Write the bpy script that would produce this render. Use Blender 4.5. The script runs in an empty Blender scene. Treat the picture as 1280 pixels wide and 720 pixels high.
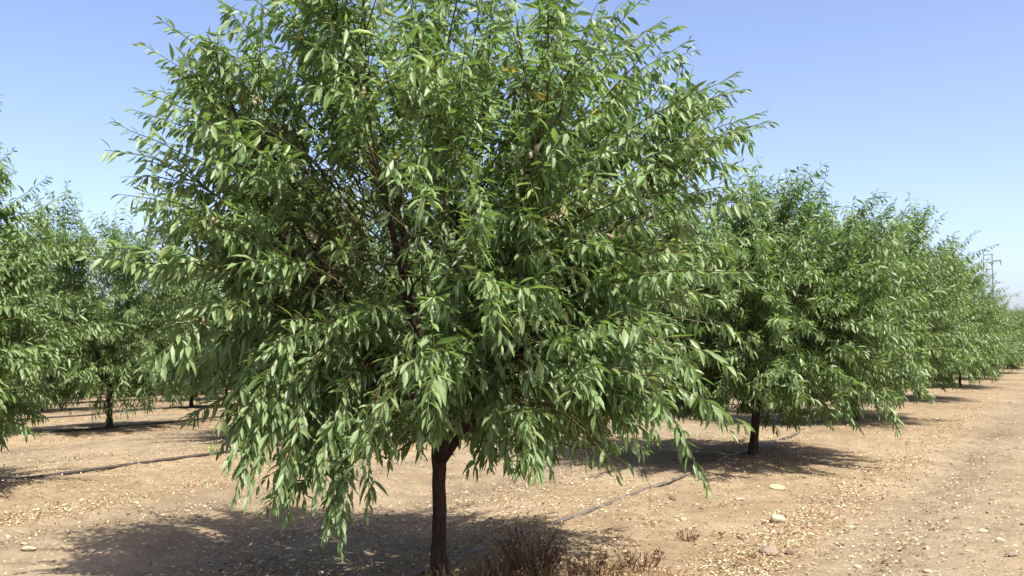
import bpy, math, random
import numpy as np
from mathutils import Vector

S = bpy.context.scene
C = S.collection
R = math.radians
UP = np.array([0.0, 0.0, 1.0])

# ------------------------------------------------------------------ layout
# camera stands at the origin looking along +Y; the orchard is a square grid
CAM_H = 1.5
T1 = np.array([-0.45, 6.10])              # foot of the big tree
ROW = np.array([3.30, 5.62])              # step along a row
ROWLEN = float(np.hypot(*ROW))
U = ROW / ROWLEN                          # along the rows
N = np.array([-U[1], U[0]])               # across the rows, away to the left
GAP = 5.7                                 # between rows

SUN_EL, SUN_AZ = 60.0, 138.0              # azimuth measured from +Y towards +X


# ------------------------------------------------------------------ noise
def vnoise(x, y, seed):
    xi = np.floor(x).astype(np.int64); yi = np.floor(y).astype(np.int64)
    fx = x - xi; fy = y - yi
    fx = fx * fx * (3 - 2 * fx); fy = fy * fy * (3 - 2 * fy)
    def h(a, b):
        n = (a * 374761393 + b * 668265263 + seed * 1442695041) & 0xFFFFFFFF
        n = ((n ^ (n >> 13)) * 1274126177) & 0xFFFFFFFF
        n = n ^ (n >> 16)
        return (n & 0xFFFF) / 65535.0
    return ((h(xi, yi) * (1 - fx) + h(xi + 1, yi) * fx) * (1 - fy)
            + (h(xi, yi + 1) * (1 - fx) + h(xi + 1, yi + 1) * fx) * fy) - 0.5


def offs(x, y):
    return (x - T1[0]) * N[0] + (y - T1[1]) * N[1]


def zg(x, y):
    """height of the ground"""
    x = np.asarray(x, float); y = np.asarray(y, float)
    o = offs(x, y)
    a = np.clip(o - 5.0, 0, 7.0)
    z = -0.0035 * a * a - 0.049 * np.clip(o - 12.0, 0, 26)
    near = np.exp(-(np.hypot(x, y - 8) / 34.0) ** 2)
    m = np.abs((o + GAP / 2) % GAP - GAP / 2)
    z = z + near * 0.05 * np.exp(-(m / 0.75) ** 2)
    # wheel ruts between the rows
    for c in (2.0, 3.6):
        mm = (o % GAP) - c
        z = z - near * 0.028 * np.exp(-(mm / 0.24) ** 2)
    z = z + near * (0.07 * vnoise(x / 1.7, y / 1.7, 1) + 0.045 * vnoise(x / .55, y / .55, 2)
                    + 0.024 * vnoise(x / .19, y / .19, 3) + 0.012 * vnoise(x / .08, y / .08, 4))
    return z


def zg1(x, y):
    return float(zg(np.array([x]), np.array([y]))[0])


# ------------------------------------------------------------------ materials
def new_mat(name):
    m = bpy.data.materials.new(name); m.use_nodes = True
    nt = m.node_tree; nt.nodes.clear()
    out = nt.nodes.new('ShaderNodeOutputMaterial')
    return m, nt, out


def node(nt, t, **kw):
    n = nt.nodes.new(t)
    for k, v in kw.items():
        if k in n.inputs.keys():
            n.inputs[k].default_value = v
        else:
            setattr(n, k, v)
    return n


def ramp(nt, stops, interp='LINEAR'):
    n = nt.nodes.new('ShaderNodeValToRGB')
    n.color_ramp.interpolation = interp
    e = n.color_ramp.elements
    while len(e) < len(stops): e.new(0.5)
    for el, (p, c) in zip(e, stops):
        el.position = p; el.color = (*c, 1) if len(c) == 3 else c
    return n


def leaf_material(name, gain=1.14, sat=1.0):
    m, nt, out = new_mat(name)
    L = nt.links.new
    at = node(nt, 'ShaderNodeAttribute', attribute_name='leafvar')
    def g(c): return tuple(x * gain for x in c)
    rp = ramp(nt, [(0.0, g((0.066, 0.114, 0.037))), (0.4, g((0.099, 0.164, 0.056))),
                   (0.75, g((0.130, 0.204, 0.070))), (0.93, g((0.170, 0.242, 0.076))),
                   (0.975, g((0.25, 0.25, 0.05))), (1.0, g((0.36, 0.27, 0.06)))])
    L(at.outputs['Fac'], rp.inputs['Fac'])
    # leaves are paler and duller underneath
    ge = node(nt, 'ShaderNodeNewGeometry')
    under = node(nt, 'ShaderNodeMix', data_type='RGBA', blend_type='MIX')
    under.inputs[7].default_value = (0.125 * gain, 0.165 * gain, 0.070 * gain, 1)
    fm = node(nt, 'ShaderNodeMath', operation='MULTIPLY'); fm.inputs[1].default_value = 0.6
    L(ge.outputs['Backfacing'], fm.inputs[0])
    L(fm.outputs[0], under.inputs[0]); L(rp.outputs['Color'], under.inputs[6])
    p = node(nt, 'ShaderNodeBsdfPrincipled', Roughness=0.48)
    p.inputs['Specular IOR Level'].default_value = 0.42
    L(under.outputs[2], p.inputs['Base Color'])
    tr = node(nt, 'ShaderNodeBsdfTranslucent')
    tc = node(nt, 'ShaderNodeMix', data_type='RGBA', blend_type='MULTIPLY')
    tc.inputs[0].default_value = 1.0
    tc.inputs[7].default_value = (1.9, 2.05, 1.0, 1)
    L(rp.outputs['Color'], tc.inputs[6]); L(tc.outputs[2], tr.inputs['Color'])
    mx = node(nt, 'ShaderNodeMixShader', Fac=0.24)
    L(p.outputs[0], mx.inputs[1]); L(tr.outputs[0], mx.inputs[2])
    L(mx.outputs[0], out.inputs['Surface'])
    return m


def bark_material(name, c1, c2, scale=(26, 26, 7)):
    m, nt, out = new_mat(name); L = nt.links.new
    tc = node(nt, 'ShaderNodeTexCoord')
    mp = node(nt, 'ShaderNodeMapping'); mp.inputs['Scale'].default_value = scale
    L(tc.outputs['Object'], mp.inputs['Vector'])
    n1 = node(nt, 'ShaderNodeTexNoise', Scale=1.6, Detail=6.0, Roughness=0.65)
    L(mp.outputs[0], n1.inputs['Vector'])
    rp = ramp(nt, [(0.32, c1), (0.62, c2), (0.8, tuple(min(1, x * 1.7) for x in c2))])
    L(n1.outputs['Fac'], rp.inputs['Fac'])
    p = node(nt, 'ShaderNodeBsdfPrincipled', Roughness=0.9)
    p.inputs['Specular IOR Level'].default_value = 0.2
    L(rp.outputs['Color'], p.inputs['Base Color'])
    b = node(nt, 'ShaderNodeBump', Strength=0.8, Distance=0.012)
    L(n1.outputs['Fac'], b.inputs['Height']); L(b.outputs[0], p.inputs['Normal'])
    L(p.outputs[0], out.inputs['Surface'])
    return m


def attr_material(name, stops, rough=0.85, attr='var', transl=0.0, spec=0.2):
    m, nt, out = new_mat(name); L = nt.links.new
    at = node(nt, 'ShaderNodeAttribute', attribute_name=attr)
    rp = ramp(nt, stops); L(at.outputs['Fac'], rp.inputs['Fac'])
    p = node(nt, 'ShaderNodeBsdfPrincipled', Roughness=rough)
    p.inputs['Specular IOR Level'].default_value = spec
    L(rp.outputs['Color'], p.inputs['Base Color'])
    if transl:
        t = node(nt, 'ShaderNodeBsdfTranslucent'); L(rp.outputs['Color'], t.inputs['Color'])
        mx = node(nt, 'ShaderNodeMixShader', Fac=transl)
        L(p.outputs[0], mx.inputs[1]); L(t.outputs[0], mx.inputs[2]); L(mx.outputs[0], out.inputs['Surface'])
    else:
        L(p.outputs[0], out.inputs['Surface'])
    return m


def noise_material(name, c1, c2, scale=8.0, rough=0.9, bump=0.4, dist=0.01, spec=0.3):
    m, nt, out = new_mat(name); L = nt.links.new
    tc = node(nt, 'ShaderNodeTexCoord')
    n1 = node(nt, 'ShaderNodeTexNoise', Scale=scale, Detail=7.0, Roughness=0.62)
    L(tc.outputs['Object'], n1.inputs['Vector'])
    rp = ramp(nt, [(0.33, c1), (0.68, c2)]); L(n1.outputs['Fac'], rp.inputs['Fac'])
    p = node(nt, 'ShaderNodeBsdfPrincipled', Roughness=rough)
    p.inputs['Specular IOR Level'].default_value = spec
    L(rp.outputs['Color'], p.inputs['Base Color'])
    b = node(nt, 'ShaderNodeBump', Strength=bump, Distance=dist)
    L(n1.outputs['Fac'], b.inputs['Height']); L(b.outputs[0], p.inputs['Normal'])
    L(p.outputs[0], out.inputs['Surface'])
    return m


def ground_material():
    m, nt, out = new_mat('dry_sandy_soil'); L = nt.links.new
    tc = node(nt, 'ShaderNodeTexCoord')
    big = node(nt, 'ShaderNodeTexNoise', Scale=0.55, Detail=5.0, Roughness=0.6)
    mid = node(nt, 'ShaderNodeTexNoise', Scale=5.0, Detail=6.0, Roughness=0.65)
    fine = node(nt, 'ShaderNodeTexNoise', Scale=42.0, Detail=5.0, Roughness=0.7)
    for n_ in (big, mid, fine): L(tc.outputs['Object'], n_.inputs['Vector'])
    r1 = ramp(nt, [(0.30, (0.161, 0.123, 0.077)), (0.50, (0.213, 0.167, 0.106)), (0.70, (0.258, 0.208, 0.137))])
    L(big.outputs['Fac'], r1.inputs['Fac'])
    r2 = ramp(nt, [(0.28, (0.72, 0.70, 0.68)), (0.55, (1.0, 1.0, 1.0)), (0.78, (1.16, 1.15, 1.12))])
    L(mid.outputs['Fac'], r2.inputs['Fac'])
    r3 = ramp(nt, [(0.28, (0.66, 0.63, 0.60)), (0.5, (1.0, 1.0, 1.0)), (0.74, (1.25, 1.24, 1.2))])
    L(fine.outputs['Fac'], r3.inputs['Fac'])
    a = node(nt, 'ShaderNodeMix', data_type='RGBA', blend_type='MULTIPLY'); a.inputs[0].default_value = 1
    b = node(nt, 'ShaderNodeMix', data_type='RGBA', blend_type='MULTIPLY'); b.inputs[0].default_value = 1
    L(r1.outputs['Color'], a.inputs[6]); L(r2.outputs['Color'], a.inputs[7])
    L(a.outputs[2], b.inputs[6]); L(r3.outputs['Color'], b.inputs[7])
    # trodden wheel lanes are a little greyer and smoother than the strip under the trees
    dt = node(nt, 'ShaderNodeVectorMath', operation='DOT_PRODUCT'); dt.inputs[1].default_value = (N[0], N[1], 0)
    L(tc.outputs['Object'], dt.inputs[0])
    mo = node(nt, 'ShaderNodeMath', operation='ADD'); mo.inputs[1].default_value = -float(T1 @ N) + 4 * GAP
    L(dt.outputs['Value'], mo.inputs[0])
    wb_ = node(nt, 'ShaderNodeMath', operation='MULTIPLY_ADD'); wb_.inputs[1].default_value = .9
    L(big.outputs['Fac'], wb_.inputs[0]); L(mo.outputs[0], wb_.inputs[2])
    md = node(nt, 'ShaderNodeMath', operation='MODULO'); md.inputs[1].default_value = GAP; L(wb_.outputs[0], md.inputs[0])
    dv = node(nt, 'ShaderNodeMath', operation='DIVIDE'); dv.inputs[1].default_value = GAP; L(md.outputs[0], dv.inputs[0])
    rb = ramp(nt, [(0.0, (.96, .93, .88)), (.22, (1.04, 1.02, .98)), (.38, (.93, .95, .97)), (.55, (1.0, 1.0, .99)), (.70, (.86, .88, .91)), (.82, (1.06, 1.03, .98)), (1.0, (.96, .93, .88))])
    L(dv.outputs[0], rb.inputs['Fac'])
    bb = node(nt, 'ShaderNodeMix', data_type='RGBA', blend_type='MULTIPLY'); bb.inputs[0].default_value = 1
    L(b.outputs[2], bb.inputs[6]); L(rb.outputs['Color'], bb.inputs[7]); b = bb
    # crumbs and grit: small pale and dark cells
    vo = node(nt, 'ShaderNodeTexVoronoi', Scale=24.0, Randomness=1.0)
    L(tc.outputs['Object'], vo.inputs['Vector'])
    cellr = node(nt, 'ShaderNodeSeparateColor'); L(vo.outputs['Color'], cellr.inputs[0])
    sel = ramp(nt, [(0.80, (0, 0, 0)), (0.84, (1, 1, 1))]); L(cellr.outputs[0], sel.inputs['Fac'])
    disc = ramp(nt, [(0.22, (1, 1, 1)), (0.36, (0, 0, 0))]); L(vo.outputs['Distance'], disc.inputs['Fac'])
    mm = node(nt, 'ShaderNodeMath', operation='MULTIPLY')
    L(sel.outputs['Color'], mm.inputs[0]); L(disc.outputs['Color'], mm.inputs[1])
    crumb = ramp(nt, [(0.0, (0.10, 0.065, 0.04)), (0.3, (0.24, 0.17, 0.10)), (0.5, (0.45, 0.34, 0.21)), (1.0, (0.62, 0.50, 0.32))])
    L(cellr.outputs[1], crumb.inputs['Fac'])
    c = node(nt, 'ShaderNodeMix', data_type='RGBA', blend_type='MIX')
    L(mm.outputs[0], c.inputs[0]); L(b.outputs[2], c.inputs[6]); L(crumb.outputs['Color'], c.inputs[7])
    p = node(nt, 'ShaderNodeBsdfPrincipled', Roughness=0.95)
    p.inputs['Specular IOR Level'].default_value = 0.12
    L(c.outputs[2], p.inputs['Base Color'])
    h1 = node(nt, 'ShaderNodeMath', operation='MULTIPLY_ADD'); h1.inputs[1].default_value = 0.45
    L(fine.outputs['Fac'], h1.inputs[0]); L(mid.outputs['Fac'], h1.inputs[2])
    h2 = node(nt, 'ShaderNodeMath', operation='MULTIPLY_ADD'); h2.inputs[1].default_value = 0.35
    L(mm.outputs[0], h2.inputs[0]); L(h1.outputs[0], h2.inputs[2])
    bu = node(nt, 'ShaderNodeBump', Strength=0.75, Distance=0.03)
    L(h2.outputs[0], bu.inputs['Height']); L(bu.outputs[0], p.inputs['Normal'])
    L(p.outputs[0], out.inputs['Surface'])
    return m


M_LEAF = leaf_material('almond_leaf')
M_BARK = bark_material('almond_bark', (0.014, 0.009, 0.007), (0.052, 0.034, 0.024))
M_TWIG = bark_material('almond_twig', (0.05, 0.05, 0.018), (0.11, 0.105, 0.04), (60, 60, 20))
M_HULL = noise_material('almond_hull', (0.19, 0.15, 0.085), (0.36, 0.295, 0.19), 40, 0.85, 0.3, 0.003)
M_GROUND = ground_material()
M_HOSE = noise_material('dusty_polythene', (0.045, 0.038, 0.034), (0.17, 0.14, 0.11), 9, 0.55, 0.05, 0.002, 0.45)
M_HOSE2 = noise_material('dark_polythene', (0.022, 0.018, 0.016), (0.075, 0.06, 0.05), 9, 0.6, 0.05, 0.002, 0.35)
M_STEEL = noise_material('weathered_pole', (0.10, 0.09, 0.085), (0.17, 0.155, 0.14), 3, 0.8, 0.1, 0.01)
M_INSUL = noise_material('insulator_glass', (0.10, 0.07, 0.05), (0.16, 0.11, 0.08), 9, 0.4, 0.05, 0.005)


# ------------------------------------------------------------------ mesh helpers
class Tubes:
    """collects tapered tubes"""
    def __init__(self): self.v = []; self.f = []; self.n = 0; self.mi = []

    def add(self, P, rad, sides=6, mat=0, cap=True):
        P = np.asarray(P, float); n = len(P)
        T = np.gradient(P, axis=0); T /= np.linalg.norm(T, axis=1)[:, None] + 1e-9
        ref = np.array([1.0, 0, 0]) if abs(T[0][0]) < .8 else np.array([0, 1.0, 0])
        a = np.cross(T[0], ref); a /= np.linalg.norm(a)
        A = np.empty_like(P)
        for i in range(n):
            a = a - T[i] * (a @ T[i]); a /= np.linalg.norm(a) + 1e-9; A[i] = a
        B = np.cross(T, A)
        th = np.arange(sides) * 2 * math.pi / sides
        rad = np.broadcast_to(np.asarray(rad, float), (n,))
        ring = P[:, None, :] + rad[:, None, None] * (np.cos(th)[None, :, None] * A[:, None, :] + np.sin(th)[None, :, None] * B[:, None, :])
        self.v.append(ring.reshape(-1, 3))
        b = self.n
        for i in range(n - 1):
            for k in range(sides):
                k2 = (k + 1) % sides
                self.f.append((b + i * sides + k, b + i * sides + k2, b + (i + 1) * sides + k2, b + (i + 1) * sides + k)); self.mi.append(mat)
        if cap:
            self.f.append(tuple(b + k for k in reversed(range(sides)))); self.mi.append(mat)
            self.f.append(tuple(b + (n - 1) * sides + k for k in range(sides))); self.mi.append(mat)
        self.n += n * sides

    def mesh(self, name, mats):
        return np_mesh(name, np.concatenate(self.v), self.f, mats, self.mi)


def np_mesh(name, V, faces, mats, mi=None, attr=None, smooth=True):
    me = bpy.data.meshes.new(name)
    V = np.asarray(V, np.float32)
    lens = np.fromiter((len(f) for f in faces), np.int32, len(faces)) if not isinstance(faces, np.ndarray) else np.full(len(faces), faces.shape[1], np.int32)
    flat = faces.reshape(-1).astype(np.int32) if isinstance(faces, np.ndarray) else np.fromiter((i for f in faces for i in f), np.int32, int(lens.sum()))
    me.vertices.add(len(V)); me.vertices.foreach_set('co', V.reshape(-1))
    me.loops.add(len(flat)); me.loops.foreach_set('vertex_index', flat)
    me.polygons.add(len(lens))
    st = np.zeros(len(lens), np.int32); st[1:] = np.cumsum(lens)[:-1]
    me.polygons.foreach_set('loop_start', st)
    me.polygons.foreach_set('use_smooth', np.full(len(lens), smooth, bool))
    for m in mats: me.materials.append(m)
    if mi is not None: me.polygons.foreach_set('material_index', np.asarray(mi, np.int32))
    if attr is not None:
        for k, a in attr.items():
            at = me.attributes.new(k, 'FLOAT', 'POINT'); at.data.foreach_set('value', np.asarray(a, np.float32))
    me.update(calc_edges=True); me.validate()
    return me


def link(name, me, parent=None, loc=None):
    o = bpy.data.objects.new(name, me); C.objects.link(o)
    if parent is not None: o.parent = parent
    if loc is not None: o.location = loc
    return o


def empty(name, loc):
    o = bpy.data.objects.new(name, None); C.objects.link(o); o.location = loc
    o.empty_display_size = 0.2
    return o


def tag(o, label=None, cat=None, group=None, kind=None):
    if label: o['label'] = label
    if cat: o['category'] = cat
    if group: o['group'] = group
    if kind: o['kind'] = kind
    return o


def nrm(v): return v / (np.linalg.norm(v) + 1e-9)


# ------------------------------------------------------------------ the almond tree
class Leaves:
    def __init__(self, rng, hole=None): self.rng = rng; self.hole = hole; self.P = []; self.D = []; self.Nn = []; self.L = []; self.V = []

    def add_shoot(self, P, start=0.0, step=0.021, size=1.0, tone=0.5, hang=0.75):
        rng = self.rng
        seg = np.linalg.norm(np.diff(P, axis=0), axis=1); cum = np.concatenate([[0], np.cumsum(seg)])
        tot = cum[-1]
        s = np.arange(start * tot + 0.01, tot, step)
        if len(s) == 0: return
        s = s + rng.uniform(-.35, .35, len(s)) * step; s = np.clip(s, 0, tot)
        pos = np.stack([np.interp(s, cum, P[:, k]) for k in range(3)], 1)
        T = np.gradient(P, axis=0)
        d = np.stack([np.interp(s, cum, T[:, k]) for k in range(3)], 1); d /= np.linalg.norm(d, axis=1)[:, None] + 1e-9
        n = len(s)
        ang = rng.uniform(0, 6.28) + np.arange(n) * 2.399 + rng.uniform(-.5, .5, n)
        ref = np.where(np.abs(d[:, 2:3]) > .9, np.array([[1., 0, 0]]), np.array([[0, 0, 1.]]))
        a = np.cross(d, ref); a /= np.linalg.norm(a, axis=1)[:, None] + 1e-9
        b = np.cross(a, d)
        o = np.cos(ang)[:, None] * a + np.sin(ang)[:, None] * b
        u = s / tot
        tip = np.clip((u - .8) / .2, 0, 1)[:, None]
        h = (hang * rng.uniform(.35, 1.25, n))[:, None] * (1 - .55 * tip)
        D = o * (0.75 - .35 * tip) + d * (0.45 + .5 * tip) - UP * h + rng.normal(0, .13, (n, 3))
        D /= np.linalg.norm(D, axis=1)[:, None]
        ref2 = UP * .7 + o * .7 + rng.normal(0, .38, (n, 3))
        Nn = ref2 - D * np.sum(ref2 * D, 1)[:, None]; Nn /= np.linalg.norm(Nn, axis=1)[:, None] + 1e-9
        ln = size * rng.uniform(.058, .124, n) * (1 - .42 * tip[:, 0]) * (0.82 + .18 * np.sin(np.pi * np.clip(u, .05, .95)))
        self.P.append(pos); self.D.append(D); self.Nn.append(Nn); self.L.append(ln)
        v = np.clip(tone + rng.normal(0, .2, n) + .12 * tip[:, 0], 0, .94)
        odd = rng.random(n); v = np.where(odd > .996, rng.uniform(.965, 1., n), v)
        self.V.append(v)

    def build(self):
        P = np.concatenate(self.P); D = np.concatenate(self.D); Nn = np.concatenate(self.Nn); L = np.concatenate(self.L); V = np.concatenate(self.V)
        rng = self.rng
        # open pockets in the foliage: clumps of leaves with gaps between them
        wv = np.zeros(len(P))
        for _ in range(9):
            kv = rng.normal(0, 1, 3); kv = kv / np.linalg.norm(kv) * rng.uniform(5.5, 11)
            wv += np.cos(P @ kv + rng.uniform(0, 6.28))
        wv /= math.sqrt(4.5)
        far = np.clip((np.linalg.norm(P - np.array([0, 0, 1.5]), axis=1) - 1.55) / .4, 0, 1)
        drop = (wv < -.55) & (rng.random(len(P)) < .88 * (1 - far))
        if self.hole is not None:
            hc, hr = self.hole
            drop |= (np.sum(((P - hc) / hr) ** 2, 1) < 1) & (rng.random(len(P)) < .82)
        kp = ~drop
        P, D, Nn, L, V = P[kp], D[kp], Nn[kp], L[kp], V[kp]
        n = len(P)
        Sd = np.cross(D, Nn)
        w = L * rng.uniform(.110, .168, n)
        fold = rng.uniform(.25, .75, n)
        curl = L * rng.uniform(.02, .26, n)
        twist = rng.normal(0, .25, n)
        pet = L * .16
        out = np.empty((n, 8, 3))
        base = P + D * pet[:, None] * .15
        out[:, 0] = base
        k = 1
        for t, ww in ((.30, 1.0), (.66, .78)):
            c = P + D * (pet + L * t)[:, None] - Nn * (curl * t * t)[:, None]
            sd = Sd * np.cos(twist * t)[:, None] + Nn * np.sin(twist * t)[:, None]
            nn = Nn * np.cos(twist * t)[:, None] - Sd * np.sin(twist * t)[:, None]
            lift = nn * (w * ww * fold)[:, None]
            out[:, k] = c - sd * (w * ww)[:, None] + lift
            out[:, k + 1] = c
            out[:, k + 2] = c + sd * (w * ww)[:, None] + lift
            k += 3
        out[:, 7] = P + D * (pet + L)[:, None] - Nn * curl[:, None]
        F = np.array([(0, 2, 1), (0, 3, 2), (1, 2, 5), (1, 5, 4), (2, 3, 6), (2, 6, 5), (4, 5, 7), (5, 6, 7)])
        # winding so that the upper side is the front
        F = F[:, ::-1]
        faces = (np.arange(n)[:, None, None] * 8 + F[None]).reshape(-1, 3)
        return out.reshape(-1, 3), faces, np.repeat(V, 8)


def grow(rng, start, d, length, steps, sag=0.0, lift=0.0, wob=0.10):
    P = [np.array(start, float)]; d = nrm(np.array(d, float)); st = length / steps
    for i in range(steps):
        t = (i + 1) / steps
        d = nrm(d + UP * (lift - sag * t * 1.6) / steps + rng.normal(0, wob, 3) / math.sqrt(steps))
        P.append(P[-1] + d * st)
    return np.array(P)


def resample(P, m):
    seg = np.linalg.norm(np.diff(P, axis=0), axis=1); cum = np.concatenate([[0], np.cumsum(seg)])
    s = np.linspace(0, cum[-1], m)
    return np.stack([np.interp(s, cum, P[:, k]) for k in range(3)], 1)


def trim(Q, prof, spread, k, slack=1.2, floor=None):
    """cut a shoot where it would leave the outline of the crown"""
    r = np.hypot(Q[:, 0], Q[:, 1]); lim = np.interp(Q[:, 2] / k, [a for a, _ in prof], [b for _, b in prof]) * spread * slack
    out = r > lim
    if floor is not None: out |= Q[:, 2] < np.array([floor(x, y) for x, y, _ in Q])
    bad = np.nonzero(out)[0]
    if len(bad) == 0: return Q
    i = bad[0]
    return resample(Q[:max(i + 1, 3)], len(Q)) if i >= 2 else None


def az_el(az, el): return np.array([math.cos(az) * math.cos(el), math.sin(az) * math.cos(el), math.sin(el)])


PROFILE = [(.3, 1.0), (.5, 1.25), (.8, 1.5), (1.1, 1.72), (1.6, 1.68), (2.1, 1.66), (2.5, 1.66), (2.9, 1.5), (3.3, 1.2), (3.7, .8)]


def almond(seed, height=3.9, spread=1.0, trunk_h=0.78, trunk_r=0.052, lean=(0, 0), nlimb=7, leafsize=1.0, shoots=1.0,
           extra=(), step=0.021, fill=260, prof=None, hole=None, zlow=.6, spikes=25, fan=75, floor=None, pocket=None):
    """returns trunk tube set, list of limb tube sets, twig tubes, leaves, fruit spots"""
    rng = np.random.default_rng(seed)
    top = np.array([lean[0], lean[1], trunk_h])
    zs = np.linspace(-0.12, 1, 12)
    tp = np.array([[lean[0] * max(t, 0) ** 1.2, lean[1] * max(t, 0) ** 1.2, trunk_h * t] for t in zs])
    tp[1:-1, :2] += rng.normal(0, .004, (10, 2))
    tr = trunk_r * (1 + 0.65 * np.exp(-np.clip(zs, 0, 1) * 11) - .08 * zs + rng.normal(0, .025, 12))
    tr[-2:] *= 1.10
    trunk = Tubes(); trunk.add(np.vstack([tp, tp[-1] + [0, 0, .05]]), np.append(tr, tr[-1] * .72), 14)
    limbs = []; twigs = Tubes(); lv = Leaves(rng, pocket); fruit = []
    k = height / 3.9
    scaff = []; prof = prof or PROFILE
    a0 = rng.uniform(0, 6.28)
    for i in range(nlimb):
        az = a0 + i * 6.283 / nlimb + rng.uniform(-.3, .3)
        inner = i % 3 == 2
        el = rng.uniform(1.15, 1.35) if inner else rng.uniform(.88, 1.12)
        ln = (rng.uniform(2.4, 2.7) if inner else rng.uniform(2.1, 2.45)) * k
        p0 = top + np.array([math.cos(az) * .012, math.sin(az) * .012, rng.uniform(-.13, .03)])
        P = grow(rng, p0, az_el(az, el), ln, 14, sag=-.25 if not inner else 0, wob=.16)
        r0 = trunk_r * rng.uniform(.5, .66)
        tb = Tubes(); tb.add(P, np.linspace(r0, .0065, len(P)), 9); limbs.append(tb)
        scaff.append((P, az, inner))
    lat = []
    for P, az, inner in scaff:
        tot = np.sum(np.linalg.norm(np.diff(P, axis=0), axis=1))
        s = .22 + rng.uniform(0, .1)
        while s < tot:
            t = s / tot; i = min(int(t * (len(P) - 1)), len(P) - 2)
            f = t * (len(P) - 1) - i
            p = P[i] * (1 - f) + P[i + 1] * f; dl = nrm(P[i + 1] - P[i])
            a = az + rng.uniform(-1.75, 1.75)
            if t < .35: el = rng.uniform(-.12, .42)
            elif t < .65: el = rng.uniform(.25, .80)
            else: el = rng.uniform(.72, 1.22)
            d = nrm(az_el(a, el) + dl * (.25 if t < .65 else .55))
            ln = (rng.uniform(.95, 1.45) if t < .35 else rng.uniform(.7, 1.15) if t < .65 else rng.uniform(.45, .85)) * k * spread
            if inner and t < .5: ln *= .6
            sag = (.55 if t < .35 else .40 if t < .65 else .12) * rng.uniform(.5, 1.4)
            Q = trim(grow(rng, p, d, ln, 9, sag=sag, wob=.17), prof, spread, k, floor=floor)
            s += rng.uniform(.085, .15) / math.sqrt(shoots)
            if Q is None: continue
            lat.append((Q, t)); twigs.add(Q, np.linspace(.0105 - .004 * t, .0032, len(Q)), 5)
            lv.add_shoot(Q, .6, step, leafsize, rng.uniform(.35, .6), .7)
        # leading shoots at the end of the limb
        for _ in range(3):
            d = nrm(nrm(P[-1] - P[-2]) + rng.normal(0, .35, 3))
            Q = trim(grow(rng, P[-1], d, rng.uniform(.4, .75) * k, 8, sag=.2, wob=.1), prof, spread, k, floor=floor)
            if Q is None: continue
            twigs.add(Q, np.linspace(.0055, .0018, len(Q)), 5); lv.add_shoot(Q, .05, step, leafsize, .5, .7)
    for Q, t in lat:
        tot = np.sum(np.linalg.norm(np.diff(Q, axis=0), axis=1))
        s = .10 + rng.uniform(0, .08); side = 1
        outw = nrm(np.array([Q[-1][0], Q[-1][1], 0]))
        while s < tot:
            q = s / tot; i = min(int(q * (len(Q) - 1)), len(Q) - 2)
            p = Q[i]; dl = nrm(Q[i + 1] - Q[i])
            sd = nrm(np.cross(dl, UP)) * side; side = -side
            low = t < .35 or p[2] < 1.35
            if low:
                d = nrm(dl * .55 + sd * rng.uniform(.25, .85) + outw * .35 + UP * rng.uniform(-.15, .45))
                sag = rng.uniform(.3, 1.6)
            else:
                d = nrm(dl * .65 + sd * rng.uniform(.2, .7) + outw * .2 + UP * rng.uniform(.0, .65))
                sag = rng.uniform(.05, .75) if t < .7 else rng.uniform(-.1, .35)
            ln = rng.uniform(.22, .62) * (1.0 if q > .3 else .8) * k
            if rng.random() < .25: ln *= .5
            W = trim(grow(rng, p, d, ln, 7, sag=sag, wob=.10), prof, spread, k, floor=floor)
            if W is not None and hole and hole[0] < W[-1][0] < hole[1] and hole[2] < W[-1][2] < hole[3] and rng.random() < .6: W = None
            s += rng.uniform(.07, .13) / shoots
            if W is None: continue
            twigs.add(W, np.linspace(.0045, .0015, len(W)), 4, cap=False)
            lv.add_shoot(W, .06, step, leafsize * rng.uniform(.88, 1.08), rng.uniform(.22, .72), rng.uniform(.55, 1.0))
            if rng.random() < .5: fruit.append(p)
        W = grow(rng, Q[-1], nrm(Q[-1] - Q[-2]), rng.uniform(.25, .55) * k, 7, sag=(.9 if t < .35 else .3), wob=.08)
        W = trim(W, prof, spread, k, floor=floor)
        if W is None: continue
        twigs.add(W, np.linspace(.0034, .0013, len(W)), 4, cap=False); lv.add_shoot(W, 0, step, leafsize, .55, .75)
    # boughs that fill the crown: each leaves a limb and ends inside the outline
    SP = np.concatenate([P[2:] for P, _, _ in scaff])
    pz = [a for a, _ in prof]; pr = [b for _, b in prof]
    for i in range(fill):
        z = rng.uniform(zlow, 3.5) if i % 4 else rng.uniform(zlow, 1.6)
        az = rng.uniform(0, 6.283)
        rr = np.interp(z, pz, pr) * spread * (rng.uniform(.45, 1.0) ** .7) * rng.uniform(.86, 1.1)
        tipp = np.array([rr * math.cos(az), rr * math.sin(az), z]) * np.array([1, 1, k])
        if hole and hole[0] < tipp[0] < hole[1] and hole[2] < z < hole[3] and rng.random() < .93: continue
        upper = z > 1.95
        if upper:
            # the upper crown fans out from the heart of the tree in long, nearly straight shoots
            if rng.random() < np.clip((z - 2.6) * .45, 0, .4): continue
            tipp *= 1 + rng.uniform(-.12, .10)
            d = nrm(nrm(tipp - np.array([0, 0, 1.45 * k])) + UP * rng.uniform(-.05, .22) + rng.normal(0, .13, 3))
            ln = rng.uniform(.6, 1.1); arch = rng.uniform(.0, .07)
        elif z < 1.35:
            el = rng.uniform(-.8, .1); ln = rng.uniform(.35, .7); arch = rng.uniform(.06, .16); d = az_el(az + rng.uniform(-.5, .5), el)
        else:
            el = rng.uniform(-.3, .5); ln = rng.uniform(.35, .8); arch = rng.uniform(.03, .13); d = az_el(az + rng.uniform(-.5, .5), el)
        st = tipp - d * ln
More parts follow.
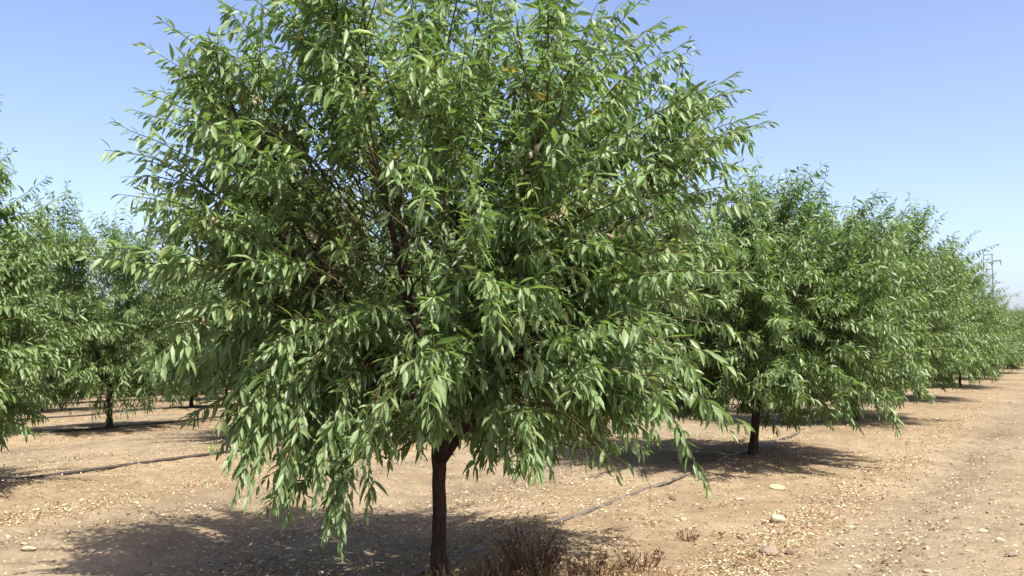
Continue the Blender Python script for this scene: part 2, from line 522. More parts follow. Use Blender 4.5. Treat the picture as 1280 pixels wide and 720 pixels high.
        dd = np.linalg.norm(SP - (st - UP * .15), axis=1) + np.where(SP[:, 2] > st[2] + .25, 1.0, 0)
        an = SP[int(np.argmin(dd))]
        gp = np.linalg.norm(st - an)
        m1 = an * .5 + st * .5 + UP * gp * rng.uniform(.02, .16) + rng.normal(0, .05, 3) * gp
        t = np.linspace(0, 1, 6)[:, None]
        A1 = (1 - t) ** 2 * an + 2 * t * (1 - t) * m1 + t * t * st
        t = np.linspace(0, 1, 9)[1:, None]
        B1 = st * (1 - t) + tipp * t + UP * (arch * 4 * t * (1 - t)) + np.cumsum(rng.normal(0, .006, (8, 3)), 0)
        if floor is not None:
            B1 = trim(B1, [(0, 9), (9, 9)], 1, 1, 1, floor)
            if B1 is None: continue
        Q = np.vstack([A1, B1])
        twigs.add(Q, np.linspace(.0085, .0016, len(Q)), 5)
        tone = rng.uniform(.3, .65)
        lv.add_shoot(B1, 0.0, step * (.72 if upper else 1), leafsize * rng.uniform(.95, 1.1), tone, rng.uniform(.6, 1.05) if upper else rng.uniform(.45, .9))
        lv.add_shoot(A1, .35, step * 1.6, leafsize * .9, tone, .7)
        if rng.random() < .5: fruit.append(B1[rng.integers(0, 4)])
        for j in range(4, len(Q) - 2):
            if rng.random() < .12: continue
            dl = nrm(Q[j + 1] - Q[j])
            dv = nrm(dl * .8 + rng.normal(0, .34 if upper else .5, 3) + UP * (.1 if z > 1.3 else -.1))
            W = grow(rng, Q[j], dv, rng.uniform(.16, .42) * (1.1 - .03 * j), 6, sag=rng.uniform(.2, 1.5) if z < 1.6 else rng.uniform(0, .5), wob=.10)
            if floor is not None:
                W = trim(W, [(0, 9), (9, 9)], 1, 1, 1, floor)
                if W is None: continue
            twigs.add(W, np.linspace(.003, .0012, len(W)), 4, cap=False)
            lv.add_shoot(W, .04, step, leafsize * rng.uniform(.9, 1.08), np.clip(tone + rng.normal(0, .1), .15, .8), rng.uniform(.55, 1.0))
    # long shoots radiating from the heart of the tree over the whole upper half
    g0 = rng.uniform(0, 6.28)
    for i in range(fan):
        el = math.asin(.06 + .93 * (i + .5) / fan) + rng.normal(0, .05); az = g0 + i * 2.39996 + rng.uniform(-.25, .25)
        lead = i % 5 < 2
        Rr = (1.70 + .52 * math.sin(el)) * (rng.uniform(1.06, 1.26) if lead else rng.uniform(.80, .98))
        c0 = np.array([0, 0, 1.5]) * k
        tipp = c0 + az_el(az, el) * Rr * np.array([spread, spread, k])
        st = c0 + az_el(az + rng.uniform(-.15, .15), min(el + rng.uniform(-.05, .2), 1.5)) * Rr * rng.uniform(.42, .6) * np.array([spread, spread, k])
        t = np.linspace(0, 1, 12)[:, None]
        Q = st * (1 - t) + tipp * t + UP * (rng.uniform(0, .09) * 4 * t * (1 - t)) + np.cumsum(rng.normal(0, .007, (12, 3)), 0)
        twigs.add(Q, np.linspace(.0075, .0015, 12), 5)
        tone = rng.uniform(.35, .62)
        lv.add_shoot(Q, .0, step * .72, leafsize, tone, rng.uniform(.6, 1.05))
        for j in range(1, 6 if lead else 9):
            if rng.random() < .3: continue
            W = grow(rng, Q[j], nrm(nrm(Q[j + 1] - Q[j]) + rng.normal(0, .36, 3)), rng.uniform(.14, .36) * (1.15 - j / 12), 6, sag=rng.uniform(0, .5), wob=.08)
            twigs.add(W, np.linspace(.003, .0012, len(W)), 4, cap=False); lv.add_shoot(W, .04, step, leafsize * .95, tone + rng.normal(0, .08), rng.uniform(.55, 1.0))
    # this year's long shoots: they stand out of the outline and make it feathery
    for i in range(spikes):
        z = rng.uniform(1.9, 3.55); az = rng.uniform(0, 6.283)
        rr = np.interp(z, pz, pr) * spread * rng.uniform(.55, .95)
        st = np.array([rr * math.cos(az), rr * math.sin(az), z * k])
        el = np.interp(z, [1.9, 2.6, 3.5], [.35, .7, 1.15]) + rng.uniform(-.25, .25)
        Q = grow(rng, st - az_el(az, el * .8) * .3, az_el(az + rng.uniform(-.5, .5), el), rng.uniform(.55, 1.0), 11, sag=rng.uniform(0, .55), wob=.08)
        Q = trim(Q, prof, spread, k, 1.32, floor)
        if Q is None: continue
        twigs.add(Q, np.linspace(.0065, .0014, len(Q)), 5)
        lv.add_shoot(Q, .0, step * .72, leafsize * .95, rng.uniform(.35, .6), .9)
        for j in range(2, 7):
            if rng.random() < .45: continue
            W = grow(rng, Q[j], nrm(nrm(Q[j + 1] - Q[j]) * .8 + rng.normal(0, .45, 3)), rng.uniform(.12, .32), 6, sag=.5, wob=.08)
            twigs.add(W, np.linspace(.0028, .0012, len(W)), 4, cap=False); lv.add_shoot(W, .05, step, leafsize * .9, rng.uniform(.35, .6), .8)
    # single long shoots that stand out of the crown: (start, tip, sag)
    for (p0, p1, arch) in extra:
        p0 = np.array(p0, float); p1 = np.array(p1, float)
        t = np.linspace(0, 1, 12)[:, None]
        Q = p0 * (1 - t) + p1 * t + UP * (arch * 4 * t * (1 - t)) + np.cumsum(rng.normal(0, .006, (12, 3)), 0)
        twigs.add(Q, np.linspace(.008, .0016, 12), 5); lv.add_shoot(Q, .05, step * .68, leafsize, rng.uniform(.4, .6), 1.05)
        ln = np.linalg.norm(p1 - p0)
        for j in range(2, 10):
            d = nrm(nrm(Q[j + 1] - Q[j]) * .8 + rng.normal(0, .5, 3) + UP * .1)
            W = grow(rng, Q[j], d, rng.uniform(.12, .30) * ln * (1.15 - j / 12), 6, sag=.5 if arch < .2 else .9, wob=.08)
            twigs.add(W, np.linspace(.003, .0012, len(W)), 4, cap=False); lv.add_shoot(W, .05, step, leafsize, rng.uniform(.35, .6), .8)
    return trunk, limbs, twigs, lv, fruit


def crown_mesh(name, twigs, lv):
    V1 = np.concatenate(twigs.v); n1 = len(V1)
    V2, F2, A2 = lv.build()
    faces = list(twigs.f) + [tuple(r) for r in (F2 + n1).tolist()]
    mi = np.concatenate([np.ones(len(twigs.f), np.int32), np.zeros(len(F2), np.int32)])
    return np_mesh(name, np.concatenate([V1, V2]), faces, [M_LEAF, M_TWIG], mi,
                   {'leafvar': np.concatenate([np.zeros(n1), A2])})


def tree_meshes(name, split, **kw):
    trunk, limbs, twigs, lv, fruit = almond(**kw)
    cm = crown_mesh(name + '_crown', twigs, lv)
    if split:
        return trunk.mesh(name + '_trunk', [M_BARK]), [l.mesh(name + '_branch', [M_BARK]) for l in limbs], cm, fruit
    allb = Tubes()
    for tb in [trunk] + limbs:
        allb.f += [tuple(i + allb.n for i in f) for f in tb.f]; allb.mi += tb.mi; allb.v += tb.v; allb.n += tb.n
    return allb.mesh(name + '_trunk', [M_BARK]), [], cm, fruit


def place_tree(meshes, x, y, rot, scale, label, group=None):
    tm, bms, cm, _ = meshes
    root = empty('almond_tree', (x, y, zg1(x, y) - 0.01)); root.rotation_euler.z = rot
    root.scale = (scale, scale, scale)
    tag(root, label, 'tree', group)
    t = link('trunk', tm, root)
    for b in bms: link('branch', b, t)
    link('crown', cm, root)
    return root


# the big tree: its own shape, with the long shoots that give it its outline
def at(px, py, dy=0.0):
    """a point of the big tree, in its own metres (x to the right, z up from its foot)"""
    q = (T1[1] + dy) / 1229.0
    return ((px - 640) * q - T1[0], dy, (420 - py) * q + CAM_H)
EXTRA = [
    # long upright shoots on the left shoulder
    (at(330, 250, -.1), at(160, 138, -.3), .10), (at(350, 200, .1), at(205, 90, 0), .08), (at(370, 150, 0), at(262, 4, .1), .05),
    (at(320, 300, -.4), at(148, 228, -.6), .12), (at(330, 330, -.2), at(168, 300, -.3), .14), (at(400, 120, .2), at(330, -25, .3), .04),
    # right shoulder
    (at(700, 160, 0), at(838, 22, .1), .07), (at(710, 200, -.2), at(876, 62, -.3), .08), (at(730, 240, -.1), at(945, 112, -.2), .10),
    (at(740, 290, -.3), at(972, 164, -.4), .13), (at(700, 120, .3), at(790, 5, .4), .04), (at(720, 330, -.2), at(935, 245, -.2), .12),
    (at(340, 220, .2), at(188, 115, .2), .09), (at(720, 260, .1), at(900, 140, .2), .10), (at(720, 210, .3), at(840, 110, .3), .07),
    (at(690, 150, -.2), at(800, 60, -.3), .05), (at(360, 150, -.2), at(235, 45, -.3), .07), (at(735, 270, -.4), at(945, 212, -.6), .12),
    # boughs in front of the fork of the trunk
    (at(560, 480, -.35), at(575, 548, -.85), .14), (at(545, 470, -.3), at(525, 552, -.8), .14), (at(590, 490, -.3), at(615, 590, -.95), .18), (at(500, 480, -.3), at(490, 590, -.9), .18),
    # low hanging boughs on the near left
    (at(470, 500, -.5), at(455, 660, -1.0), .15), (at(440, 500, -.5), at(400, 690, -1.15), .2), (at(420, 500, -.4), at(360, 625, -1.0), .2), (at(400, 480, -.4), at(300, 640, -1.2), .25),
    (at(450, 490, -.6), at(430, 700, -1.2), .2), (at(430, 460, -.6), at(345, 655, -1.3), .26), (at(410, 440, -.6), at(285, 600, -1.2), .28),
    (at(460, 470, -.55), at(420, 672, -1.15), .22), (at(440, 450, -.5), at(315, 640, -1.25), .28), (at(420, 430, -.4), at(258, 570, -1.05), .30),
    (at(400, 430, -.3), at(180, 500, -.6), .22), (at(470, 480, -.6), at(385, 640, -1.3), .26),
    # low hanging boughs on the near right
    (at(700, 470, -.4), at(800, 612, -1.0), .22), (at(660, 480, -.5), at(690, 600, -1.1), .2), (at(680, 440, -.5), at(895, 618, -1.2), .32), (at(690, 430, -.4), at(915, 560, -.7), .30), (at(650, 470, -.6), at(735, 600, -1.2), .25),
    (at(700, 410, -.3), at(940, 450, -.4), .22), (at(600, 480, -.5), at(640, 610, -1.1), .22),
]
def hero_floor(x, y):
    if y > .3: return .72
    if abs(x + .02) < .24: return .97
    if -1.35 < x < -.45: return .42
    if x < -1.35: return .95
    return .74
hero = tree_meshes('big_almond', True, seed=11, height=3.95, spread=1.0, trunk_h=.80, trunk_r=.046, nlimb=8, extra=EXTRA, fill=290, leafsize=1.0, spikes=25, fan=125, pocket=(np.array([-.30, -.35, 2.1]), np.array([.55, 1.3, .42])), shoots=.75, floor=hero_floor, hole=(-.80, .30, 1.6, 2.55),
    prof=[(.4, 1.2), (.8, 1.5), (1.1, 1.75), (1.6, 1.62), (2.1, 1.66), (2.5, 1.58), (2.8, 1.38), (3.0, 1.22), (3.3, 1.04), (3.6, .92), (4.1, .8)])
big = place_tree(hero, T1[0], T1[1], 0, 1.0, 'large leafy almond tree close up, its straight dark trunk reaching the bottom edge')

# almond hulls hanging in clusters on its near side
def hull_mesh():
    V = []; F = []
    nu, nv = 10, 8
    for j in range(nv + 1):
        t = j / nv
        for i in range(nu):
            a = i * 6.2832 / nu
            r = math.sin(math.pi * t) ** .75
            V.append((.0125 * r * math.cos(a) * (1 + .05 * math.cos(a)), .0095 * r * math.sin(a), .019 * -math.cos(math.pi * t) - .003 * t * math.cos(a)))
    for j in range(nv):
        for i in range(nu):
            F.append((j * nu + i, j * nu + (i + 1) % nu, (j + 1) * nu + (i + 1) % nu, (j + 1) * nu + i))
    return np_mesh('almond_hull', V, F, [M_HULL])
HULL = hull_mesh()
rf = random.Random(5)
spots = [p for p in hero[3] if p[1] < -.40 and 1.2 < p[2] < 2.8 and abs(p[0]) < 1.5]
rf.shuffle(spots)
nf = 0
for p in spots[:33]:
    for q in range(rf.choice((2, 2, 3, 4))):
        o = link('almond_fruit', HULL, big, (p[0] + rf.uniform(-.03, .03), p[1] - .05 + rf.uniform(-.03, .03), p[2] - .025 + rf.uniform(-.02, .02)))
        o.rotation_euler = (rf.uniform(-.7, .7), rf.uniform(-.7, .7), rf.uniform(0, 6)); s_ = rf.uniform(.8, 1.1); o.scale = (s_, s_, s_)

# the other trees of the grid
near = tree_meshes('second_almond', True, seed=23, height=3.5, spread=1.3, trunk_h=.86, trunk_r=.055, lean=(.10, .05), nlimb=8, fill=340, leafsize=1.08, zlow=.3, spikes=75,
    floor=lambda x, y: .78 if abs(x + .05) < .3 and y < .5 else (.22 if x > .3 else .55),
    extra=[((.45, -.3, 1.0), (1.15, -.7, .32), .16), ((.3, -.4, 1.0), (.7, -1.0, .40), .2), ((.6, -.1, 1.1), (1.65, -.35, .42), .25), ((.6, .1, 1.1), (1.85, .2, .58), .25),
           ((.2, -.4, 1.05), (.4, -1.15, .55), .2), ((.6, -.2, 1.2), (1.5, -.8, .50), .22), ((-.5, -.2, 1.2), (-1.5, -.6, .75), .2)])
sideA = tree_meshes('side_almond', True, seed=31, height=3.9, spread=1.15, trunk_h=.8, trunk_r=.05, nlimb=8, fill=320, leafsize=1.15, zlow=.45)
var = [tree_meshes('row_almond', False, seed=s, height=h, spread=1.35, zlow=.25, trunk_h=.8, trunk_r=.05, nlimb=7, step=.025, leafsize=1.08, fill=240)
       for s, h in ((41, 3.9), (52, 4.05), (67, 3.7))]
rt = random.Random(3)
LAB = {
    (0, 1): 'broad almond tree right of the large one, leaning dark trunk over its own shadow',
    (0, 2): 'tall almond tree joined crown to crown behind the leaning trunk tree',
    (1, 0): 'almond tree cut off by the left edge of the photo',
    (2, 1): 'almond tree at left with thin trunk beside a drip hose',
}
for r in range(0, 9):
    for j in range(-1, 14):
        if (r, j) == (0, 0): continue
        p = T1 + N * GAP * r + ROW * j
        if r or j > 1: p = p + np.array([rt.uniform(-.22, .22), rt.uniform(-.22, .22)])
        x, y = p
        if (r, j) == (1, 0): x, y = x - .22, y + .1
        if y < 5 or (abs(x) / y > .60 and (r, j) != (1, 0)): continue
        if math.hypot(x, y) > 75: continue
        if (r, j) == (0, 1): me, rot, sc = near, 0, 1.0
        elif (r, j) == (1, 0): me, rot, sc = sideA, 1.0, .88
        else: me, rot, sc = var[rt.randrange(3)], rt.uniform(0, 6.28), rt.uniform(.92, 1.06)
        if r == 0: sc = {1: .93, 2: .97, 3: .85, 4: .78}.get(j, .74)
        if (r, j) == (2, 1): sc = .97
        lab = LAB.get((r, j))
        grp = 'almond trees planted in rows'
        if lab is None:
            lab = 'distant almond tree further along the right hand row' if r == 0 else 'distant almond tree in the rows behind the large one'
        place_tree(me, x, y, rot, sc, lab, grp)


# ------------------------------------------------------------------ ground
def axis(a, b, st, far):
    core = np.arange(a, b, st).tolist()
    lo = []; s = st; v = core[0]
    while v > -far: s *= 1.22; v -= s; lo.append(v)
    hi = []; s = st; v = core[-1]
    while v < far: s *= 1.22; v += s; hi.append(v)
    return np.array(lo[::-1] + core + hi)
gx = axis(-8.0, 9.5, .05, 3000); gy = axis(5.3, 15.5, .05, 3000)
X, Y = np.meshgrid(gx, gy)
Z = zg(X, Y)
nx, ny = len(gx), len(gy)
ii = (np.arange(ny - 1)[:, None] * nx + np.arange(nx - 1)[None]).reshape(-1)
GF = np.stack([ii, ii + 1, ii + nx + 1, ii + nx], 1)
g = link('ground', np_mesh('ground', np.stack([X, Y, Z], 2).reshape(-1, 3), GF, [M_GROUND]))
tag(g, 'dry sandy orchard soil', 'ground', kind='structure')

# fallen dry leaves and hull flakes
rng = np.random.default_rng(77)
def litter_points(n, x0, x1, y0, y1):
    out = []
    while sum(map(len, out)) < n:
        m = n * 2
        yy = y0 * (y1 / y0) ** rng.random(m)
        xx = rng.uniform(-.58, .58, m) * yy
        o = offs(xx, yy); oo = o % GAP
        dens = .04 + 1.3 * np.exp(-((oo - (GAP - 1.45)) / .25) ** 2) + .35 * np.exp(-((oo - 1.5) / .5) ** 2) \
            + .25 * np.exp(-((np.minimum(oo, GAP - oo)) / .8) ** 2) + .30 * np.exp(-((oo - (GAP - 2.3)) / .2) ** 2)
        dens = dens * (.35 + 1.5 * np.clip(vnoise(xx / .8, yy / .8, 9) + .35, 0, 1)) * (.5 + 1.2 * np.clip(vnoise(xx / .22, yy / .22, 10) + .4, 0, 1))
        keep = rng.random(m) < dens * .9
        out.append(np.stack([xx[keep], yy[keep]], 1))
    return np.concatenate(out)[:n]
pts = litter_points(65000, 0, 0, 5.6, 42)
def flakes(pts, smin, smax, ratio):
    n = len(pts)
    z = zg(pts[:, 0], pts[:, 1])
    L_ = rng.uniform(smin, smax, n) * rng.uniform(.6, 1.2, n); W_ = L_ * rng.uniform(*ratio, n)
    a = rng.uniform(0, 6.28, n); ti = rng.normal(0, .28, n); ro = rng.normal(0, .35, n)
    d = np.stack([np.cos(a) * np.cos(ti), np.sin(a) * np.cos(ti), np.sin(ti)], 1)
    s = np.stack([-np.sin(a) * np.cos(ro), np.cos(a) * np.cos(ro), np.sin(ro)], 1)
    nn = np.cross(d, s)
    c = np.stack([pts[:, 0], pts[:, 1], z + .006 + np.abs(np.sin(ti)) * L_ * .4 + np.abs(np.sin(ro)) * W_ * .4], 1)
    cup = (W_ * rng.uniform(.1, .7, n))[:, None] * nn
    V = np.stack([c - d * L_[:, None] * .5 + cup * .5, c - s * W_[:, None] * .5 + cup, c, c + s * W_[:, None] * .5 + cup, c + d * L_[:, None] * .5 + cup * .6], 1)
    F = np.array([(0, 2, 1), (0, 3, 2), (1, 2, 4), (2, 3, 4)])[:, ::-1]
    return V.reshape(-1, 3), (np.arange(n)[:, None, None] * 5 + F).reshape(-1, 3), np.repeat(rng.random(n), 5)
V, F, A = flakes(pts, .008, .034, (.28, .75))
M_LIT = attr_material('dry_litter', [(0, (.10, .06, .035)), (.25, (.24, .16, .09)), (.55, (.40, .29, .16)), (.85, (.58, .45, .27)), (1, (.70, .61, .44))], .8, 'var', .12)
tag(link('leaf_litter', np_mesh('leaf_litter', V, F, [M_LIT], attr={'var': A})), 'straw coloured fallen leaves and hull flakes scattered over the soil', 'leaf litter', kind='stuff')

# loose grit and pebbles
def pebbles(n):
    yy = 5.6 * (26 / 5.6) ** rng.random(n); xx = rng.uniform(-.56, .56, n) * yy
    o = offs(xx, yy)
    keep = rng.random(n) < np.where(o < -1.2, 1.0, .22)
    xx, yy = xx[keep], yy[keep]; n = len(xx)
    r = .005 + .022 * rng.random(n) ** 7
    z = zg(xx, yy)
    base = np.array([(1, 0, 0), (0, 1, 0), (-1, 0, 0), (0, -1, 0), (.6, .6, .55), (-.6, .6, .6), (-.55, -.6, .5), (.6, -.55, .6), (0, 0, .75)])
    F = np.array([(0, 4, 7), (1, 4, 0), (1, 5, 4), (2, 5, 1), (2, 6, 5), (3, 6, 2), (3, 7, 6), (0, 7, 3), (4, 5, 8), (5, 6, 8), (6, 7, 8), (7, 4, 8)])
    F = F[:, [0, 1, 2]]
    a = rng.uniform(0, 6.28, n); ca, sa = np.cos(a), np.sin(a)
    b = base[None] * rng.uniform(.7, 1.3, (n, 9, 3)) * np.stack([rng.uniform(.8, 1.5, n), np.ones(n), rng.uniform(.6, 1., n)], 1)[:, None]
    V = np.stack([b[..., 0] * ca[:, None] - b[..., 1] * sa[:, None], b[..., 0] * sa[:, None] + b[..., 1] * ca[:, None], b[..., 2]], 2) * r[:, None, None]
    V += np.stack([xx, yy, z - r * .1], 1)[:, None]
    return V.reshape(-1, 3), (np.arange(n)[:, None, None] * 9 + F).reshape(-1, 3), np.repeat(rng.random(n), 9)
V, F, A = pebbles(13000)
M_PEB = attr_material('pebbles', [(0, (.10, .07, .045)), (.4, (.19, .145, .09)), (.8, (.27, .21, .135)), (1, (.42, .35, .25))], .9)
tag(link('gravel', np_mesh('gravel', V, F, [M_PEB], attr={'var': A}, smooth=False)), 'small pebbles and clods loose on the bare soil', 'gravel', kind='stuff')


# ------------------------------------------------------------------ stones one can pick out
def on_ground(px, py):
    """where the line of sight through a point of the photograph meets the soil"""
    z = 0.0
    for _ in range(12):
        dep = 1229 * (CAM_H - z) / (py - 420)
        x = (px - 640) / 1229 * dep
        z = zg1(x, dep)
    return x, dep, z

def stone_mesh(seed, mat):
    import bmesh
    bm = bmesh.new(); bmesh.ops.create_icosphere(bm, subdivisions=3, radius=1)
    r = np.random.default_rng(seed)
    planes = [(nrm(r.normal(0, 1, 3)), r.uniform(.62, .95)) for _ in range(11)]
    for v in bm.verts:
        c = np.array(v.co)
        for n_, d_ in planes:
            e = c @ n_ - d_
            if e > 0: c = c - n_ * e * .85
        v.co = c * (1 + r.normal(0, .012))
    me = bpy.data.meshes.new('stone'); bm.to_mesh(me); bm.free()
    for p in me.polygons: p.use_smooth = True
    me.materials.append(mat)
    return me
M_ST = {
    'pale': noise_material('pale_limestone', (.32, .255, .16), (.48, .40, .27), 2.5, .9, .5, .05),
    'tan': noise_material('tan_stone', (.34, .24, .13), (.50, .37, .21), 2.5, .9, .5, .05),
    'brown': noise_material('brown_stone', (.15, .115, .085), (.25, .195, .145), 2.5, .9, .5, .05),
    'dark': noise_material('dark_clod', (.07, .05, .035), (.14, .095, .06), 2.5, .9, .5, .05),
}
STONES = [
    (969, 609, 24, 'tan', 'flat yellowish stone on the soil in front of the leaning trunk'),
    (969, 649, 26, 'pale', 'pale angular stone lying alone on bare soil at right centre'),
    (957, 688, 24, 'brown', 'greyish brown rounded stone near the bottom edge'),
    (1243, 674, 16, 'pale', 'pale yellow stone by the lower right corner'),
    (1257, 691, 18, 'brown', 'brown rounded stone just below the pale yellow corner stone'),
    (921, 623, 14, 'pale', 'small upright pale stone left of the flat yellowish one'),
    (953, 652, 10, 'dark', 'small dark clod touching the left of the pale angular stone'),
    (838, 622, 13, 'dark', 'small dark clod lying beside the grey hose'),
    (983, 689, 13, 'dark', 'dark clod right of the greyish brown stone'),
    (1153, 711, 11, 'pale', 'small whitish stone at the bottom edge, right part'),
    (1067, 706, 12, 'pale', 'small pale chip in the dry litter at the bottom edge'),
    (852, 648, 12, 'tan', 'small tan stone below the hose'),
    (1222, 662, 12, 'pale', 'small pale stone above left of the pale yellow corner stone'),
    (43, 684, 22, 'pale', 'flat pale stone flush with the soil in the lower left corner'),
]
for i, (px, py, w, kind, lab) in enumerate(STONES):
    x, y, z = on_ground(px, py)
    s_ = w / 2 / 1229 * y
    o = link('stone', stone_mesh(200 + i, M_ST[kind]), None, (x, y, z + s_ * .16))
    rs = random.Random(i)
    o.scale = (s_, s_ * rs.uniform(.7, .95), s_ * (.28 if 'flat' in lab else rs.uniform(.45, .62)))
    o.rotation_euler = (rs.uniform(-.15, .15), rs.uniform(-.15, .15), rs.uniform(0, 3))
    tag(o, lab, 'stone', 'loose stones on the soil')


# ------------------------------------------------------------------ drip hoses, one along each row
HL = ['grey drip hose running from the dry weeds past the large trunk',
      'dark drip hose across the left part of the ground, nearest on that side',
      'dark drip hose under the thin trunk at left, second row back',
      'thin drip hose far back at left, third row back']
for r in range(4):
    tb = Tubes(); P = []
    o0 = .12 if r == 0 else -.02
    for s in np.arange(-6, 52, .35):
        p = T1 + N * (GAP * r + o0 + (.03 * max(s - 2, 0) if r == 0 else 0) + .03 * math.sin(s * .55 + r) + .015 * math.sin(s * 1.9 + 2 * r)) + U * s
        if p[1] < 3.5: continue
        P.append((p[0], p[1], zg1(*p) + (.006 if r == 0 else .014)))
    P = np.array(P)
    for _ in range(6): P[1:-1, 2] = (P[:-2, 2] + P[1:-1, 2] + P[2:, 2]) / 3
    P[:, 2] = np.maximum(P[:, 2], zg(P[:, 0], P[:, 1]) - .004)
    P[1:-1, 2] = np.maximum((P[:-2, 2] + P[1:-1, 2] + P[2:, 2]) / 3, P[1:-1, 2] - .004)
    tb.add(P, .017 if r == 0 else .018, 9)
    me = tb.mesh('drip_hose', [M_HOSE if r == 0 else M_HOSE2])
    tag(link('drip_hose', me), HL[r], 'hose', 'drip hoses along the tree rows')


# ------------------------------------------------------------------ dry weeds at the foot of the big tree
def blades(n, cx, cy, rx, ry, hmin, hmax, lean, seeds=False, wid=.0035):
    Vs, Fs, A = [], [], []
    b = 0
    for _ in range(n):
        a = rng.uniform(0, 6.28); q = math.sqrt(rng.random())
        x = cx + rx * q * math.cos(a); y = cy + ry * q * math.sin(a); z = zg1(x, y)
        h = rng.uniform(hmin, hmax) * (1.1 - .45 * q)
        d = nrm(np.array([math.cos(a) * q * .5 + rng.normal(0, lean), math.sin(a) * q * .5 + rng.normal(0, lean), 1.]))
        P = grow(rng, (x, y, z - .01), d, h, 5, sag=rng.uniform(0, .9), wob=.10)
        sdv = nrm(np.cross(d, rng.normal(0, 1, 3))); sd2 = nrm(np.cross(d, sdv))
        ws = np.array([1, .95, .85, .7, .45, .15]) * wid * rng.uniform(.6, 1.2)
        c = rng.random()
        # three sided stalk
        for k_, (px_, w_) in enumerate(zip(P, ws)):
            for q_ in range(3):
                an = q_ * 2.094
                Vs.append(px_ + (sdv * math.cos(an) + sd2 * math.sin(an)) * w_); A.append(c)
        for k_ in range(5):
            for q_ in range(3):
                q2 = (q_ + 1) % 3
                Fs.append((b + k_ * 3 + q_, b + k_ * 3 + q2, b + k_ * 3 + 3 + q2, b + k_ * 3 + 3 + q_))
        b += 18
        # side leaflets / seed husks
        for _k in range(rng.integers(3, 8) if seeds else rng.integers(0, 3)):
            t = rng.uniform(.35, 1.0); i = min(int(t * 5), 4); p = P[i] + (P[i + 1] - P[i]) * (t * 5 - i)
            dd = nrm(rng.normal(0, 1, 3) + UP * .8); L_ = rng.uniform(.012, .034); sx = nrm(np.cross(dd, rng.normal(0, 1, 3))) * L_ * .22
            Vs += [p, p + dd * L_ * .5 + sx, p + dd * L_, p + dd * L_ * .5 - sx]; A += [min(1, c + .1)] * 4
            Fs.append((b, b + 1, b + 2, b + 3)); b += 4
    return np.array(Vs), Fs, np.array(A)
M_WEED = attr_material('dry_weed', [(0, (.060, .034, .019)), (.5, (.125, .073, .040)), (1, (.24, .155, .08))], .85, 'var', .1)
M_STUB = attr_material('dry_stubble', [(0, (.14, .08, .04)), (.5, (.25, .16, .08)), (1, (.42, .30, .15))], .85, 'var', .15)
WEEDS = [(662, 712, 125, .13, .11, .26, .46, 'tall dark dried weed clump right of the large trunk'),
         (628, 722, 70, .12, .10, .14, .27, 'shorter dried weed clump between the trunk and the tall clump'),
         (795, 704, 60, .13, .10, .09, .20, 'sparse reddish dried weed at the shadow edge, right of the tall clump'),
         (742, 716, 80, .16, .10, .10, .22, 'low bushy dried weed between the tall clump and the sparse reddish one'),
         (858, 672, 14, .05, .05, .06, .14, 'tiny dried weed tuft alone on the soil below the hose')]
for (px, py, n, rx, ry, h0, h1, lab) in WEEDS:
    x, y, z = on_ground(px, py)
    V, F, A = blades(n, x, y, rx, ry, h0, h1, .16, True)
    V[:, 0] -= x; V[:, 1] -= y; V[:, 2] -= z
    tag(link('dry_weed', np_mesh('dry_weed', V, F, [M_WEED], attr={'var': A}, smooth=False), None, (x, y, z)), lab, 'weed', 'dried weeds at the foot of the large tree')
parts = []
for (px, py, n, rx, ry) in ((700, 722, 300, .6, .2), (790, 718, 160, .35, .2), (600, 724, 120, .4, .12)):
    x, y, z = on_ground(px, py); parts.append(blades(n, x, y, rx, ry, .04, .16, .22, False, .003))
for (px, py, n) in ((905, 668, 9), (812, 655, 7), (1010, 640, 6), (760, 668, 8), (1130, 600, 6), (300, 700, 8), (180, 640, 5), (930, 700, 10), (1075, 640, 5)):
    x, y, z = on_ground(px, py); parts.append(blades(n, x, y, .10, .08, .03, .10, .3, True, .0025))
vo = 0; VV = []; FF = []; AA = []
for V, F, A in parts:
    VV.append(V); FF += [tuple(i + vo for i in f) for f in F]; AA.append(A); vo += len(V)
tag(link('stubble_grass', np_mesh('stubble', np.concatenate(VV), FF, [M_STUB], attr={'var': np.concatenate(AA)}, smooth=False)), 'short dry orange stubble along the bottom edge', 'grass', kind='stuff')


# ------------------------------------------------------------------ power pole on the skyline
D = 150.0
k = D / 1229.0
pxp = 640
px0, pz = (1242 - 640) * k, zg1((1242 - 640) * k, D)
pole = tag(empty('power_pole', (px0, D, pz)), 'slim power pole with staggered arms above the far trees at right', 'pole')
hh = (420 - 316) * k + CAM_H - pz
def zz(py): return (420 - py) * k + CAM_H - pz
tb = Tubes(); tb.add([(0, 0, -.5), (0, 0, hh * .5), (0, 0, hh)], [.16, .12, .09], 10); link('mast', tb.mesh('mast', [M_STEEL]), pole)
for (y0, x1, y1) in ((317.5, -1.4, 319), (326, 1.3, 325), (336, -1.0, 337)):
    tb = Tubes(); tb.add([(-.05 * np.sign(x1), 0, zz(y0)), (x1, 0, zz(y1))], [.075, .055], 8); a = link('cross_arm', tb.mesh('cross_arm', [M_STEEL]), pole)
    tb = Tubes(); zt = zz(y1)
    P = [(x1 * .97, 0, zt - .05 - .1 * i) for i in range(8)]
    tb.add(P, [.02, .085, .03, .085, .03, .085, .03, .07], 10); link('insulator', tb.mesh('insulator', [M_INSUL]), a)


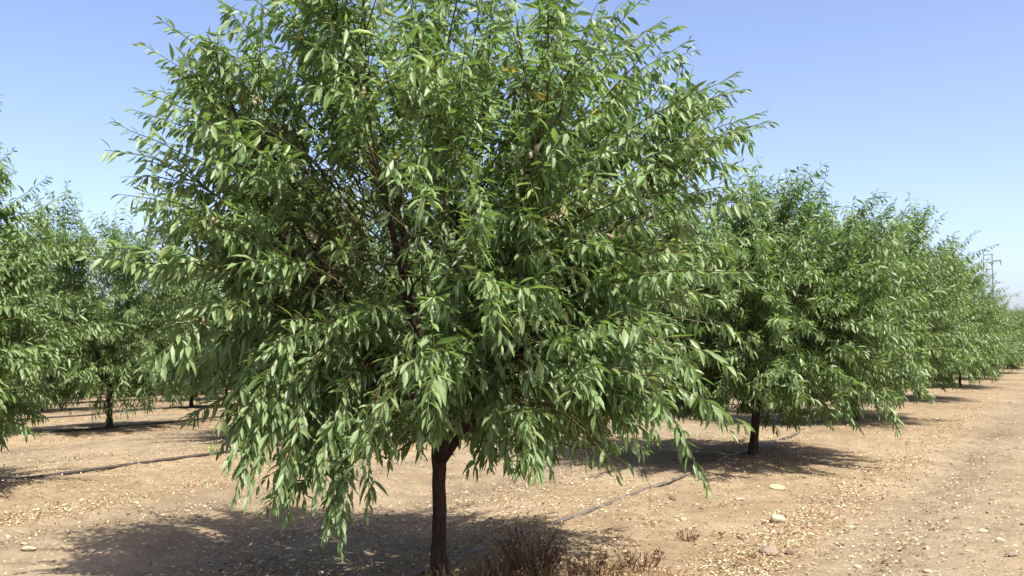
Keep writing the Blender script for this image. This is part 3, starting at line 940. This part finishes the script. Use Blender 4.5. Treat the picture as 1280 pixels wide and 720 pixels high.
# ------------------------------------------------------------------ light, sky, camera
sd = Vector((math.sin(R(SUN_AZ)) * math.cos(R(SUN_EL)), math.cos(R(SUN_AZ)) * math.cos(R(SUN_EL)), math.sin(R(SUN_EL))))
sun = bpy.data.lights.new('sun', 'SUN'); sun.energy = 5.0; sun.angle = R(.53); sun.color = (1.0, .955, .88)
so = bpy.data.objects.new('sun', sun); C.objects.link(so)
so.rotation_euler = sd.to_track_quat('Z', 'Y').to_euler(); so.location = (10, -10, 30)

w = bpy.data.worlds.new('World'); S.world = w; w.use_nodes = True
nt = w.node_tree; nt.nodes.clear()
sky = nt.nodes.new('ShaderNodeTexSky'); sky.sky_type = 'NISHITA'; sky.sun_disc = False
sky.sun_elevation = R(SUN_EL); sky.sun_rotation = R(SUN_AZ)
sky.air_density = 0.56; sky.dust_density = 2.1; sky.ozone_density = 1.0; sky.altitude = 50
bg = nt.nodes.new('ShaderNodeBackground'); bg.inputs['Strength'].default_value = 0.15
wo = nt.nodes.new('ShaderNodeOutputWorld')
wb = nt.nodes.new('ShaderNodeMix'); wb.data_type = 'RGBA'; wb.blend_type = 'MULTIPLY'; wb.inputs[0].default_value = 1
wb.inputs[7].default_value = (1.03, 0.965, 0.985, 1)          # the camera's slightly violet white balance
nt.links.new(sky.outputs[0], wb.inputs[6]); nt.links.new(wb.outputs[2], bg.inputs[0]); nt.links.new(bg.outputs[0], wo.inputs[0])

cam = bpy.data.cameras.new('camera'); co = bpy.data.objects.new('camera', cam); C.objects.link(co)
cam.sensor_width = 36; cam.lens = 36 * 1229 / 1280; cam.clip_start = .05; cam.clip_end = 9000
co.location = (0, 0, CAM_H)
co.rotation_euler = (R(90) + math.atan((420 - 360) / 1229), 0, 0)
S.camera = co

S.view_settings.view_transform = 'Standard'; S.view_settings.look = 'None'
S.view_settings.exposure = 1.17; S.view_settings.gamma = 1; S.view_settings.use_curve_mapping = False
S.render.engine = 'CYCLES'
cy = S.cycles
cy.max_bounces = 7; cy.diffuse_bounces = 2; cy.glossy_bounces = 2; cy.transmission_bounces = 4; cy.transparent_max_bounces = 4
cy.use_denoising = True
cy.sample_clamp_indirect = 6
